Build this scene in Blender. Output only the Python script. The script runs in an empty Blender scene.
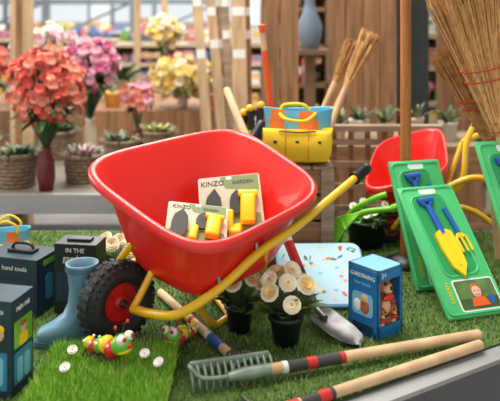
import bpy, bmesh, math, random
import numpy as np
from mathutils import Vector as V, Matrix
random.seed(7)
R=random.random
def U(a,b): return a+(b-a)*random.random()
scn=bpy.context.scene
scn.view_settings.view_transform='Standard'

# ---------------------------------------------------------------- materials
def lin(c):
    out=[]
    for x in c:
        x=x/255.0
        out.append(x/12.92 if x<=0.04045 else ((x+0.055)/1.055)**2.4)
    return out
def mat(name,rgb,rough=.5,metal=0,var=.0,scale=20,bump=0,stretch=(1,1,1),rgb2=None,coat=0,sub=0,detail=4):
    m=bpy.data.materials.new(name); m.use_nodes=True
    nt=m.node_tree; b=nt.nodes['Principled BSDF']
    c=lin(rgb)
    b.inputs['Roughness'].default_value=rough; b.inputs['Metallic'].default_value=metal
    if coat: b.inputs['Coat Weight'].default_value=coat
    b.inputs['Base Color'].default_value=(*c,1)
    if var or bump or rgb2:
        tc=nt.nodes.new('ShaderNodeTexCoord'); mp=nt.nodes.new('ShaderNodeMapping')
        mp.inputs['Scale'].default_value=stretch
        nt.links.new(tc.outputs['Object'],mp.inputs['Vector'])
        n=nt.nodes.new('ShaderNodeTexNoise'); n.inputs['Scale'].default_value=scale; n.inputs['Detail'].default_value=detail
        nt.links.new(mp.outputs[0],n.inputs['Vector'])
        if var or rgb2:
            cr=nt.nodes.new('ShaderNodeValToRGB')
            cr.color_ramp.elements[0].position=.35; cr.color_ramp.elements[1].position=.65
            c2=lin(rgb2) if rgb2 else [min(1,x*(1+var)) for x in c]
            c1=c if rgb2 else [x*(1-var) for x in c]
            cr.color_ramp.elements[0].color=(*c1,1); cr.color_ramp.elements[1].color=(*c2,1)
            nt.links.new(n.outputs['Fac'],cr.inputs[0]); nt.links.new(cr.outputs[0],b.inputs['Base Color'])
        if bump:
            bp=nt.nodes.new('ShaderNodeBump'); bp.inputs['Strength'].default_value=bump; bp.inputs['Distance'].default_value=.004
            nt.links.new(n.outputs['Fac'],bp.inputs['Height']); nt.links.new(bp.outputs[0],b.inputs['Normal'])
    return m
red=mat('red_plastic',(224,34,24),.33,coat=.3)
yel=mat('yellow_paint',(240,188,22),.35,coat=.3)
blk=mat('black_rubber',(30,31,33),.6,bump=.2,scale=80)
blkp=mat('black_plastic',(32,33,35),.4)
dred=mat('wheel_red',(200,24,28),.35)
steel=mat('steel',(130,132,132),.4,1,var=.25,scale=30)
gsteel=mat('painted_green_steel',(134,152,134),.45,.3,var=.2,scale=40)
white=mat('white_plastic',(235,235,230),.5)
beechw=mat('beech_wood',(218,182,138),.5,var=.15,scale=18,stretch=(1,1,.6))
darkw=mat('varnished_wood',(172,106,46),.4,var=.2,scale=25,stretch=(3,3,.4))
plankw=mat('plank_wood',(148,106,70),.7,var=.3,scale=14,stretch=(3,3,.25),bump=.3)
plankw2=mat('plank_wood_light',(198,166,128),.7,var=.2,scale=14,stretch=(3,3,.25))
cratew=mat('crate_wood',(152,112,78),.7,var=.3,scale=12,stretch=(.4,.4,4),bump=.3)
greyw=mat('grey_wood',(160,138,114),.75,var=.25,scale=14,stretch=(.5,.5,3))
cream=mat('cream_petal',(248,236,206),.6)
creamd=mat('cream_petal_inner',(240,216,150),.6)
wpet=mat('white_petal',(245,245,240),.6)
ycen=mat('flower_center',(222,164,40),.7,var=.2,scale=300)
leafm=mat('leaf',(88,120,60),.5,var=.3,scale=30)
leafd=mat('leaf_dark',(54,84,44),.5,var=.3,scale=30)
leafg=mat('leaf_grey',(132,136,112),.6,var=.3,scale=30)
coral=mat('coral_petal',(232,108,90),.7,var=.22,scale=25)
coral2=mat('coral_light_petal',(242,152,130),.7,var=.2,scale=25)
pink=mat('pink_petal',(206,96,140),.7,var=.2,scale=25)
lpink=mat('light_pink_petal',(240,182,196),.7,var=.2,scale=25)
ypet=mat('yellow_petal',(248,216,130),.7,var=.15,scale=25)
stemr=mat('red_bottle',(110,36,40),.3)
limeg=mat('lime_plastic',(128,208,50),.35)
blister=mat('green_blister',(76,192,116),.42,var=.08,scale=9,coat=.3)
blisterd=mat('green_blister_dark',(42,154,88),.4)
tblue=mat('toy_blue',(38,92,178),.35)
tyel=mat('toy_yellow',(250,214,30),.35)
tyel2=mat('bag_yellow',(248,206,40),.75)
bblue=mat('bag_blue',(104,180,208),.8)
borange=mat('bag_orange',(236,128,56),.8)
orange=mat('orange_paint',(236,92,36),.4)
card=mat('kraft_card',(214,206,180),.7)
cardg=mat('card_green',(136,152,104),.7)
cardd=mat('card_dark',(60,62,56),.6)
navy=mat('navy_card',(30,54,78),.5)
dteal=mat('dark_teal_card',(30,58,70),.5,var=.2,scale=14)
teal=mat('teal_card',(56,136,174),.5)
boxblue=mat('box_blue',(28,118,180),.45,var=.1,scale=20)
boxlt=mat('box_light_blue',(130,196,228),.45)
brown=mat('bear_brown',(166,96,54),.8,var=.2,scale=60)
tan=mat('bear_tan',(226,184,136),.8)
matb=mat('pale_blue_foam',(182,218,232),.6)
greyblue=mat('grey_blue_rubber',(112,152,174),.35,var=.05,scale=10)
greyblued=mat('grey_blue_rubber_dark',(84,118,138),.4)
metalr=mat('table_metal',(170,172,172),.5,.4,var=.08,scale=6)
metald=mat('table_metal_dark',(88,92,94),.5,.3,var=.06,scale=6)
straw=mat('straw',(216,170,108),.8,var=.25,scale=60,stretch=(3,3,.5))
strawd=mat('straw_dark',(182,132,78),.8,var=.3,scale=60)
thread=mat('red_thread',(190,40,40),.6)
wicker=mat('wicker',(142,122,100),.8,var=.35,scale=60,bump=.4)
clay=mat('beige_pot',(212,196,172),.7,var=.06,scale=10)
soil=mat('soil',(52,38,28),.9,bump=.6,scale=60)
skin=mat('print_skin',(226,176,144),.6)
lblue=mat('label_blue',(40,90,170),.5)
lred=mat('label_red',(206,40,36),.5)
ggreen=mat('toy_green',(110,190,50),.3,coat=.4)
gred=mat('toy_red',(214,36,30),.3,coat=.4)

# ---------------------------------------------------------------- mesh builder
def basis(o,x,y):
    x=V(x).normalized(); z=x.cross(V(y)).normalized(); y=z.cross(x)
    m=Matrix((x,y,z)).transposed().to_4x4(); m.translation=V(o); return m
def zbasis(o,z,h=(0,0,1)):
    z=V(z).normalized(); h=V(h)
    if abs(z.dot(h))>.95: h=V((1,0,0))
    x=h.cross(z).normalized(); y=z.cross(x)
    m=Matrix((x,y,z)).transposed().to_4x4(); m.translation=V(o); return m
def rotz(o,a):
    return Matrix.Translation(V(o))@Matrix.Rotation(math.radians(a),4,'Z')
def rrect(w,h,r,n=5):
    o=[]
    for cx,cy,a0 in ((w/2-r,h/2-r,0),(-w/2+r,h/2-r,90),(-w/2+r,-h/2+r,180),(w/2-r,-h/2+r,270)):
        for i in range(n+1):
            a=math.radians(a0+90*i/n); o.append((cx+r*math.cos(a),cy+r*math.sin(a)))
    return o
def smoothpts(P,n=6):
    P=[V(p) for p in P]; Q=[P[0]]+P+[P[-1]]; o=[]
    for i in range(1,len(Q)-2):
        for k in range(n):
            t=k/n; a,b,c,d=Q[i-1],Q[i],Q[i+1],Q[i+2]
            o.append(.5*((2*b)+(c-a)*t+(2*a-5*b+4*c-d)*t*t+(3*b-a-3*c+d)*t**3))
    o.append(P[-1]); return o
class B:
    def __init__(s,name): s.n=name; s.v=[]; s.f=[]; s.mi=[]; s.sm=[]; s.mats=[]; s.M=Matrix()
    def m(s,mt):
        if mt not in s.mats: s.mats.append(mt)
        return s.mats.index(mt)
    def add(s,vs,fs,mt,smooth=False,M=None):
        T=s.M@M if M is not None else s.M
        o=len(s.v); s.v+= [tuple(T@V(p)) for p in vs]
        k=s.m(mt)
        for f in fs: s.f.append([i+o for i in f]); s.mi.append(k); s.sm.append(smooth)
    def box(s,c,d,mt,M=None,bev=0,seg=2,taper=None):
        if not bev and taper is None:
            vs=[(c[0]+x*d[0]/2,c[1]+y*d[1]/2,c[2]+z*d[2]/2) for x in(-1,1) for y in(-1,1) for z in(-1,1)]
            s.add(vs,[(0,1,3,2),(4,6,7,5),(0,4,5,1),(2,3,7,6),(0,2,6,4),(1,5,7,3)],mt,False,M); return
        bm=bmesh.new(); bmesh.ops.create_cube(bm,size=1)
        for v in bm.verts:
            v.co=V((v.co.x*d[0],v.co.y*d[1],v.co.z*d[2]))
            if taper:
                t=taper if v.co.z>0 else 1
                v.co.x*=t; v.co.y*=t
        if bev: bmesh.ops.bevel(bm,geom=bm.edges[:],offset=bev,segments=seg,profile=.5,affect='EDGES')
        bm.verts.index_update()
        s.add([v.co+V(c) for v in bm.verts],[[v.index for v in f.verts] for f in bm.faces],mt,bev>0 and seg>2,M); bm.free()
    def prism(s,out,z0,z1,mt,M=None):
        n=len(out); vs=[(x,y,z0) for x,y in out]+[(x,y,z1) for x,y in out]
        fs=[list(range(n-1,-1,-1)),list(range(n,2*n))]+[(i,(i+1)%n,n+(i+1)%n,n+i) for i in range(n)]
        s.add(vs,fs,mt,False,M)
    def loft(s,rings,mt,M=None,cap=True,smooth=True):
        N=len(rings[0]); vs=[p for r in rings for p in r]
        s.add(vs,[(j*N+i,j*N+(i+1)%N,(j+1)*N+(i+1)%N,(j+1)*N+i) for j in range(len(rings)-1) for i in range(N)],mt,smooth,M)
        if cap:
            s.add(rings[0],[list(range(N-1,-1,-1))],mt,False,M); s.add(rings[-1],[list(range(N))],mt,False,M)
    def tube(s,P,r,mt,n=10,sm=0,M=None,cap=True):
        P=smoothpts(P,sm) if sm else [V(p) for p in P]
        N=len(P)
        if isinstance(r,(int,float)): rr=[r]*N
        else:
            rr=[]
            for i in range(N):
                q=i/(N-1)*(len(r)-1); j=min(len(r)-2,int(q)); rr.append(r[j]+(r[j+1]-r[j])*(q-j))
        t=(P[1]-P[0]).normalized(); h=V((0,0,1)) if abs(t.z)<.9 else V((1,0,0))
        u=t.cross(h).normalized(); vs=[]
        for i in range(N):
            if i==0: t=P[1]-P[0]
            elif i==N-1: t=P[-1]-P[-2]
            else: t=P[i+1]-P[i-1]
            t=t.normalized(); u=(u-t*u.dot(t)).normalized(); w=t.cross(u)
            for k in range(n):
                a=2*math.pi*k/n; vs.append(P[i]+(u*math.cos(a)+w*math.sin(a))*rr[i])
        fs=[(i*n+k,i*n+(k+1)%n,(i+1)*n+(k+1)%n,(i+1)*n+k) for i in range(N-1) for k in range(n)]
        s.add(vs,fs,mt,n>4,M)
        if cap:
            s.add(vs[:n],[list(range(n-1,-1,-1))],mt,False,M); s.add(vs[-n:],[list(range(n))],mt,False,M)
    def lathe(s,prof,mt,n=28,M=None,smooth=True):
        vs=[];N=len(prof)
        for r,z in prof:
            for k in range(n):
                a=2*math.pi*k/n; vs.append((r*math.cos(a),r*math.sin(a),z))
        fs=[(i*n+k,i*n+(k+1)%n,(i+1)*n+(k+1)%n,(i+1)*n+k) for i in range(N-1) for k in range(n)]
        s.add(vs,fs,mt,smooth,M)
        if prof[0][0]>1e-4: s.add(vs[:n],[list(range(n-1,-1,-1))],mt,False,M)
        if prof[-1][0]>1e-4: s.add(vs[-n:],[list(range(n))],mt,False,M)
    def sph(s,c,r,mt,M=None,n=14,k=9):
        if isinstance(r,(int,float)): r=(r,r,r)
        vs=[(c[0],c[1],c[2]-r[2])]
        for j in range(1,k):
            p=math.pi*j/k
            for i in range(n):
                a=2*math.pi*i/n; vs.append((c[0]+r[0]*math.sin(p)*math.cos(a),c[1]+r[1]*math.sin(p)*math.sin(a),c[2]-r[2]*math.cos(p)))
        vs.append((c[0],c[1],c[2]+r[2])); L=len(vs)-1; fs=[]
        for i in range(n):
            fs.append((0,1+(i+1)%n,1+i)); fs.append((L,L-n+i,L-n+(i+1)%n))
            for j in range(k-2):
                a=1+j*n; fs.append((a+i,a+(i+1)%n,a+n+(i+1)%n,a+n+i))
        s.add(vs,fs,mt,True,M)
    def text(s,t,size,mt,M,ext=.0004):
        c=bpy.data.curves.new('t','FONT'); c.body=t; c.size=size; c.extrude=ext; c.align_x='CENTER'; c.align_y='CENTER'; c.resolution_u=2
        o=bpy.data.objects.new('t',c); me=bpy.data.meshes.new_from_object(o)
        s.add([v.co.copy() for v in me.vertices],[list(p.vertices) for p in me.polygons],mt,False,M)
        bpy.data.objects.remove(o); bpy.data.meshes.remove(me); bpy.data.curves.remove(c)
    def leaf(s,o,d,L,w,mt,up=(0,0,1),droop=.25):
        d=V(d).normalized(); up=V(up); x=d.cross(up)
        if x.length<.05: x=V((1,0,0))
        x.normalize(); n=x.cross(d); vs=[];fs=[]
        for i,(t,ww) in enumerate(((0,.12),(.25,.8),(.5,1),(.75,.7),(1,.03))):
            c=V(o)+d*L*t-V((0,0,1))*droop*L*t*t
            vs+=[c-x*w*ww/2+n*w*.14*ww,c,c+x*w*ww/2+n*w*.14*ww]
        for i in range(4):
            a=i*3; fs+=[(a,a+1,a+4,a+3),(a+1,a+2,a+5,a+4)]
        s.add(vs,fs,mt,True)
    def flower(s,o,nrm,r,np_,mp,mc,layers=1,cup=.3,cr=.28,mp2=None):
        T=zbasis(o,nrm); a0=R()*6
        for l in range(layers):
            rr=r*(1-.28*l); cc=cup+.35*l
            for i in range(np_):
                a=a0+l*.5+2*math.pi*i/np_; w=rr*math.sin(math.pi/np_)*1.15
                vs=[];
                for t,ww in((.08,.25),(.5,.9),(.82,1),(1,.5)):
                    zz=rr*cc*t*t+ .02*rr*(i%2)+l*r*.06
                    ct=V((math.cos(a),math.sin(a),0)); sd=V((-math.sin(a),math.cos(a),0))
                    vs+=[ct*rr*t-sd*w*ww+V((0,0,zz)),ct*rr*t+sd*w*ww+V((0,0,zz))]
                s.add(vs,[(0,1,3,2),(2,3,5,4),(4,5,7,6)],mp2 if (mp2 and l) else mp,True,T)
        if mc: s.sph((0,0,r*.12),(r*cr,r*cr,r*.16),mc,T,8,5)
    def done(s):
        v=np.array(s.v); lo=v.min(0); hi=v.max(0); o=V(((lo[0]+hi[0])/2,(lo[1]+hi[1])/2,lo[2]))
        me=bpy.data.meshes.new(s.n); me.from_pydata([tuple(V(p)-o) for p in s.v],[],s.f)
        for m in s.mats: me.materials.append(m)
        me.polygons.foreach_set('material_index',s.mi); me.polygons.foreach_set('use_smooth',s.sm); me.update()
        ob=bpy.data.objects.new(s.n,me); ob.location=o; scn.collection.objects.link(ob); return ob

# ---------------------------------------------------------------- room
FZ=-.75
concrete=mat('concrete_floor',(170,166,160),.5,var=.1,scale=3)
wallm=mat('wall_paint',(224,228,230),.8,var=.04,scale=3)
wallb=mat('wall_cladding',(198,206,210),.8,var=.06,scale=3)
ceilm=mat('ceiling_paint',(236,236,232),.9,var=.03,scale=3)
frm=mat('window_frame',(120,128,136),.5,var=.03,scale=3)
b=B('floor'); b.box((0,6,FZ-.05),(20,18,.1),concrete); b.done()
b=B('ceiling'); b.box((0,6,3.65),(20,18,.1),ceilm); b.done()
b=B('wall_left'); b.box((-9.1,6,1.425),(.2,18,4.35),wallm); b.done()
b=B('wall_right'); b.box((9.1,6,1.425),(.2,18,4.35),wallm); b.done()
b=B('wall_back'); b.box((0,14.1,-.25),(18,.2,1.0),wallb); b.box((0,14.1,3.2),(18,.2,.8),wallm)
for i in range(7): b.box((-9+3*i,14.1,1.55),(.4,.2,2.7),wallm)
b.done()
glass=mat('window_glass',(240,246,250),.05); glass.node_tree.nodes['Principled BSDF'].inputs['Transmission Weight'].default_value=1; glass.node_tree.nodes['Principled BSDF'].inputs['IOR'].default_value=1.02
for i in range(6):
    b=B('window_%d'%(i+1)); x=-7.5+3*i
    for k in range(4): b.box((x-1.28+.853*k,14.1,1.525),(.08,.1,2.55),frm)
    for z in (.28,.62,1.3,2.77): b.box((x,14.1,z),(2.6,.1,.07),frm)
    b.box((x,14.1,1.52),(2.5,.01,2.5),glass); b.done()
b=B('steel_rack_frame')
for x in(-5.2,-4.0,-2.8,-1.6,-.4): 
    b.box((x,9.6,.9),(.09,.09,3.3),frm)
for z in(.40,.95,1.7): b.box((-2.8,9.6,z),(4.9,.08,.07),frm)
for x in(-5.2,-4.0,-2.8,-1.6): b.tube([(x,9.6,.42),(x+1.2,9.6,.95)],.02,frm,6)
b.done()

# ---------------------------------------------------------------- display table with turf
E0=V((.165,1.286,0)); e=V((.853,.522,0)); nn=V((.522,-.853,0))
def fl(x,off=0):
    p=E0+nn*off; return p.y+(x-p.x)*e.y/e.x
XL,XR,YB=-1.05,1.25,2.32
b=B('display_table')
def poly(off,z0,z1,mt,yb):
    b.prism([(XL,fl(XL,off)),(XR,fl(XR,off)),(XR,yb),(XL,yb)],z0,z1,mt)
poly(.0,-.05,-.002,metald,YB)
p0=E0+nn*.0+e*-1.4; p1=E0+e*1.25
b.prism([(p0.x,p0.y),( (p0+nn*.045).x,(p0+nn*.045).y),((p1+nn*.045).x,(p1+nn*.045).y),(p1.x,p1.y)],-.12,-.004,metalr)
q0=p0+nn*.045;q1=p1+nn*.045
b.prism([(q0.x,q0.y),((q0+nn*.012).x,(q0+nn*.012).y),((q1+nn*.012).x,(q1+nn*.012).y),(q1.x,q1.y)],-.12,-.002,metald)
b.prism([(q0.x,q0.y),((q0+nn*.008).x,(q0+nn*.008).y),((q1+nn*.008).x,(q1+nn*.008).y),(q1.x,q1.y)],-.75,-.12,metald)
b.box(((XL+XR)/2,YB+.01,-.05),(XR-XL,.02,.09),metalr)
for x,y in((-1,.7),(1.2,2.0),(-1,2.28),(1.2,2.28)): b.box((x,y,-.4),(.05,.05,.7),metald)
b.done()
turfbase=mat('turf_backing',(76,104,44),.9,var=.3,scale=40,bump=.6)
def blades(N,x0,x1,y0f,y1,h0,h1,w,base_z,seed,lean=.7):
    rg=np.random.default_rng(seed)
    x=rg.uniform(x0,x1,N)
    lo=np.array([y0f(a) for a in x]); 
    yy=rg.uniform(min(lo.min(),y1-.01),y1,N); keep=yy>lo; x=x[keep];yy=yy[keep];n=len(x)
    a=rg.uniform(0,6.283,n); h=rg.uniform(h0,h1,n); l=rg.uniform(0,lean,n)*h; d=rg.uniform(0,6.283,n)
    co=np.zeros((n,3,3)); cx=np.cos(a)*w/2; cy=np.sin(a)*w/2
    co[:,0]=np.stack([x-cx,yy-cy,np.full(n,base_z)],1); co[:,1]=np.stack([x+cx,yy+cy,np.full(n,base_z)],1)
    co[:,2]=np.stack([x+np.cos(d)*l,yy+np.sin(d)*l,base_z+h],1)
    return co.reshape(-1,3),n
def bladeobj(name,co,n,mts,base=None,seed=1):
    me=bpy.data.meshes.new(name)
    co=np.asarray(co); nv=len(co); lb=len(base)
    me.vertices.add(nv+lb)
    allc=np.concatenate([co,np.array(base)])
    me.vertices.foreach_set('co',allc.ravel())
    me.loops.add(nv+lb); me.loops.foreach_set('vertex_index',np.arange(nv+lb))
    me.polygons.add(n+1); me.polygons.foreach_set('loop_start',np.append(np.arange(n)*3,nv))
    for m in mts: me.materials.append(m)
    rg=np.random.default_rng(seed); mi=np.append(rg.integers(0,len(mts)-1,n)+1,0)
    me.polygons.foreach_set('material_index',mi.astype(np.int32)); me.update(calc_edges=True); me.validate()
    ob=bpy.data.objects.new(name,me); scn.collection.objects.link(ob); return ob
g1=mat('turf_green',(114,146,60),.7,var=.2,scale=6); g2=mat('turf_olive',(148,168,84),.7,var=.2,scale=6); g3=mat('turf_dark',(78,110,46),.7)
co,n=blades(125000,XL,XR,lambda a:fl(a),YB,.005,.012,.0026,0,3,.9)
bladeobj('artificial_turf',co,n,[turfbase,g1,g2,g3],[(XL,fl(XL),0),(XR,fl(XR),0),(XR,YB,0),(XL,YB,0)])
p1m=mat('grass_mat_bright',(150,204,60),.6,var=.2,scale=12); p2m=mat('grass_mat_mid',(108,172,46),.6); p3m=mat('grass_mat_light',(196,224,104),.6)
mbase=mat('grass_mat_backing',(96,150,42),.8,var=.2,scale=40)
MZ=.016
co,n=blades(20000,-.405,-.15,lambda a:1.15,1.462,.012,.026,.0032,MZ-.002,9)
gm=bladeobj('grass_mat',co,n,[mbase,p1m,p2m,p3m],[(-.405,1.15,MZ),(-.15,1.15,MZ),(-.15,1.462,MZ),(-.405,1.462,MZ)])
b=B('base_slab'); b.box((-.2775,1.306,MZ/2+.0005),(.252,.31,MZ-.001),mbase,bev=.002); sl=b.done(); sl.parent=gm
for i,(x,y) in enumerate(((-.352,1.325),(-.356,1.395),(-.210,1.38),(-.178,1.345))):
    b=B('daisy'); b.tube([(x,y,MZ),(x+.003,y-.004,MZ+.026)],.001,leafm,5)
    b.flower((x+.003,y-.004,MZ+.028),(U(-.3,.3),-.55,.85),.0100,9,wpet,ycen,layers=2,cup=.25,cr=.2)
    b.leaf((x,y,MZ+.02),(.6,-.4,.4),.014,.005,leafm); b.done()

# ---------------------------------------------------------------- wheelbarrow
def tray(b,rim,bot,k=1.1,N=72):
    def ctr(c): return sum((V(p) for p in c),V())/4
    cr,cb=ctr(rim),ctr(bot)
    rim=[cr+(V(p)-cr)*k for p in rim]; bot=[cb+(V(p)-cb)*1.0 for p in bot]
    def bil(c,x,y):
        A,Bb,C,D=c; s=(x+1)/2;t=(y+1)/2
        return (A*(1-s)+Bb*s)*t+(D*(1-s)+C*s)*(1-t)
    rings=[(1.065,-.016,0,0),(1.075,-.002,0,0),(1.055,.004,0,0),(1.015,.003,0,0),(1.0,-.002,0,0),
           (1,0,.14,.14),(1,0,.28,.3),(1,0,.42,.5),(1,0,.56,.7),(1,0,.72,.86),(1,0,.86,.95),(.95,0,1,1),(.7,0,1,1.01),(.35,0,1,1.01),(.02,0,1,1.01)]
    vs=[]
    for sc,dz,h,v in rings:
        for i in range(N):
            a=2*math.pi*i/N; n=4.2
            x=math.copysign(abs(math.cos(a))**(2/n),math.cos(a))*sc; y=math.copysign(abs(math.sin(a))**(2/n),math.sin(a))*sc
            p=bil(rim,x,y); q=bil(bot,x,y)
            vs.append((p.x*(1-h)+q.x*h,p.y*(1-h)+q.y*h,p.z*(1-v)+q.z*v+dz))
    fs=[(j*N+i,j*N+(i+1)%N,(j+1)*N+(i+1)%N,(j+1)*N+i) for j in range(len(rings)-1) for i in range(N)]
    b.add(vs,fs,red,True)
def wheel(b,c,ax,R0=.088,hw=.03):
    T=zbasis(c,ax); pr=[]
    r=.026
    for i in range(19):
        a=math.radians(-150+300*i/18); pr.append((R0-r+ r*math.cos(a)*.98, hw*math.sin(a)*1.05))
    b.lathe(pr,blk,40,T)
    for i in range(30):
        a=2*math.pi*i/30
        for sd in(-1,1):
            b.box((R0-.004,0,sd*hw*.37),(.008,.009,hw*.5),blk,T@Matrix.Rotation(a+sd*.05,4,'Z'))
            b.box((R0-.016,0,sd*hw*.88),(.016,.006,.006),blk,T@Matrix.Rotation(a,4,'Z'))
    k=R0/.088
    b.lathe([(.0445*k,-.02),(.046*k,-.018),(.042*k,-.012),(.02,-.008),(.018,-.02),(.001,-.02)],dred,28,T)
    b.lathe([(.001,.022),(.014,.022),(.017,.018),(.018,.009),(.026*k,.006),(.040*k,.012),(.043*k,.021),(.047*k,.022),(.049*k,.016)],dred,28,T)
    for i in range(5):
        b.box((.029*k,0,.013),(.022*k,.008,.006),dred,T@Matrix.Rotation(2*math.pi*i/5,4,'Z'),bev=.002)
    b.lathe([(.001,.03),(.008,.03),(.009,.02)],blkp,16,T)
    b.tube([(0,0,-.062),(0,0,.062)],.005,steel,8,M=T)
def grip(b,p0,p1):
    p0,p1=V(p0),V(p1); d=p1-p0
    b.tube([p0+d*t for t in (0,.04,.08,.9,.97,1)],.0125,blkp,14)
    for i in range(9): b.tube([p0+d*(.12+.085*i),p0+d*(.15+.085*i)],.0138,blkp,14)
    b.tube([p0-d*.02,p0+d*.05],.0165,blkp,14)
b=B('toy_wheelbarrow')
rim=[(-.372,1.57,.375),(-.045,1.87,.408),(.163,1.62,.31),(-.095,1.35,.258)]
bot=[(-.245,1.560,.142),(-.09,1.705,.160),(.045,1.570,.145),(-.105,1.415,.130)]
tray(b,rim,bot,1.06)
wheel(b,(-.289,1.522,.09),(.69,-.72,0))
near=[(-.247,1.478,.09),(-.20,1.43,.10),(-.14,1.39,.117),(-.06,1.42,.157),(.017,1.470,.210),(.10,1.54,.244),(.17,1.63,.27),(.262,1.752,.304)]
b.tube(near,.0095,yel,12,4)
ne=(.302,1.80,.32); grip(b,near[-1],ne)
far=[(-.331,1.566,.09),(-.315,1.62,.12),(-.235,1.68,.135),(-.15,1.76,.18),(-.09,1.84,.25),(-.03,1.95,.31),(0.0,2.0,.35)]
b.tube(far,.0095,yel,12,4); grip(b,far[-1],(.035,2.07,.395))
b.tube([(-.247,1.478,.09),(-.215,1.50,.15),(-.19,1.515,.2)],.008,yel,10,4)
b.tube([(-.331,1.566,.09),(-.288,1.54,.17),(-.255,1.525,.215)],.008,yel,10,4)
b.tube([(-.115,1.40,.126),(-.105,1.47,.09),(-.080,1.58,.012),(-.05,1.63,.008),(.0,1.66,.012),(.025,1.62,.08),(.033,1.495,.220)],.008,yel,10,4)
b.tube([(-.19,1.72,.155),(-.16,1.76,.1),(-.14,1.82,.012),(-.11,1.85,.008),(-.08,1.85,.02),(-.065,1.86,.12),(-.07,1.875,.272)],.008,yel,10,4)
b.tube([(-.05,1.63,.012),(-.12,1.84,.012)],.006,yel,8)
for p in(near[3],near[4]): b.tube([V(p)+V((0,0,-.006)),V(p)+V((-.004,.006,.02))],.005,steel,8)
b.done()

def pack(o,x,y,w,h,flip=1,name='garden_trowel_pack'):
    b=B(name); b.M=basis(o,x,y)
    b.prism(rrect(w,h,.006),-.001,.001,card)
    b.prism([(-.02*w/.14,h/2-.002),(w/2-.004,h/2-.002),(w/2-.004,h*.22),(-.01,h*.3)],.001,.0016,cardg)
    b.prism(rrect(w*.92,h*.30,.006),.001,.0014,cardg,Matrix.Translation((0,-h*.28,0)))
    b.text('KINZO',h*.115,cardd,Matrix.Translation((-w*.27,h*.39,.0018)))
    b.text('GARDEN',h*.08,cardd,Matrix.Translation((w*.22,h*.38,.002)))
    s=flip
    for j in range(2):
        cx=(-.28+.36*j)*w*s
        T=Matrix.Translation((cx,-h*.02,.004))@Matrix.Rotation(-.12*s,4,'Z')
        ol=[(-.013,-.03),(-.015,0),(-.012,.018),(0,.034),(.012,.018),(.015,0),(.013,-.03),(0,-.036)]
        if j==0: b.prism([(a*w/.11,c*h/.11) for a,c in ol],0,.007,cardd,T)
        else: b.prism([(a*w/.14,c*h/.18+.012) for a,c in ol],0,.005,cardd,T)
    T=Matrix.Translation((w*.26*s,-h*.10,.014))@Matrix.Rotation(-.1*s,4,'Z')
    b.box((0,0,0),(w*.24,h*.46,.022),tyel,T,bev=.008,seg=4)
    b.box((0,h*.25,-.002),(w*.32,h*.1,.016),tyel,T,bev=.004,seg=3)
    T=Matrix.Translation((-w*.05*s,-h*.24,.010))@Matrix.Rotation(-.1*s,4,'Z')
    b.box((0,0,0),(w*.14,h*.34,.016),tyel,T,bev=.006,seg=4)
    b.prism(rrect(.014,.008,.003),.001,.0018,white,Matrix.Translation((0,h*.46,0)))
    return b.done()
pack((-.045,1.665,.256),(1,.05,.09),(.05,.62,.8),.150,.158)
pack((-.120,1.575,.238),(1,.1,-.14),(.12,.8,.55),.138,.118)
pack((-.10,1.61,.182),(1,.3,.02),(-.1,1,.12),.12,.12)
pack((-.06,1.645,.198),(1,-.1,.05),(.1,1,.1),.12,.12)

# ---------------------------------------------------------------- potted flowers
def potflower(x,y,rt,h,nf,fr,name='potted_primrose',spread=.055,top=.11):
    b=B(name); T=Matrix.Translation((x,y,0))
    b.lathe([(.001,0),(rt*.72,0),(rt*.95,h*.86),(rt*1.05,h*.86),(rt*1.05,h),(rt*.93,h),(rt*.9,h*.88),(.001,h*.88)],blkp,28,T)
    b.lathe([(.001,h*.9),(rt*.9,h*.89)],soil,20,T)
    o=V((x,y,h*.95))
    for i in range(28):
        a=2*math.pi*i/28+U(-.2,.2); el=U(.3,1.6)
        b.leaf(o+V((math.cos(a),math.sin(a),0))*rt*.3,(math.cos(a),math.sin(a),el),U(.065,.095),U(.024,.034),random.choice((leafm,leafm,leafd)),droop=U(.1,.3))
    for i in range(nf):
        a=2.4*i+U(-.3,.3); rr=spread*math.sqrt((i+.5)/nf); 
        p=V((x+rr*math.cos(a),y+rr*math.sin(a)*.8,h+top*(1-.5*(rr/spread)**2)-U(0,.02)))
        b.tube([o,(o+p)/2+V((0,0,.01)),p],.0016,leafm,5,3)
        b.flower(p,(math.cos(a)*.55+U(-.2,.2),math.sin(a)*.4-.7,.8),fr*U(.9,1.1),6,cream,ycen,layers=3,cup=.12,cr=.26,mp2=creamd if i%2 else cream)
    b.done()
potflower(-.024,1.580,.033,.06,9,.0195,top=.108,spread=.055)
potflower(.078,1.515,.037,.064,11,.0200,top=.108,spread=.064)
potflower(-.375,1.93,.03,.03,6,.020,top=.085,spread=.06)
potflower(-.30,2.05,.03,.03,5,.018,top=.06,spread=.06)
b=B('black_planter'); T=Matrix.Translation((.36,2.17,0))
b.lathe([(.001,0),(.05,0),(.062,.075),(.068,.075),(.068,.085),(.058,.085),(.055,.075),(.001,.075)],blkp,28,T)
for i in range(60):
    a=U(0,6.28); b.leaf((.36+U(-.03,.03),2.17+U(-.03,.03),.075),(math.cos(a),math.sin(a),U(.2,1.6)),U(.05,.1),U(.008,.018),random.choice((leafm,leafd,ggreen)),droop=.5)
for i in range(7):
    b.flower((.36+U(-.06,.06),2.13+U(-.02,.03),U(.1,.15)),(U(-.4,.4),-.8,.6),.012,6,wpet,ycen,cup=.1)
b.done()

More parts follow.
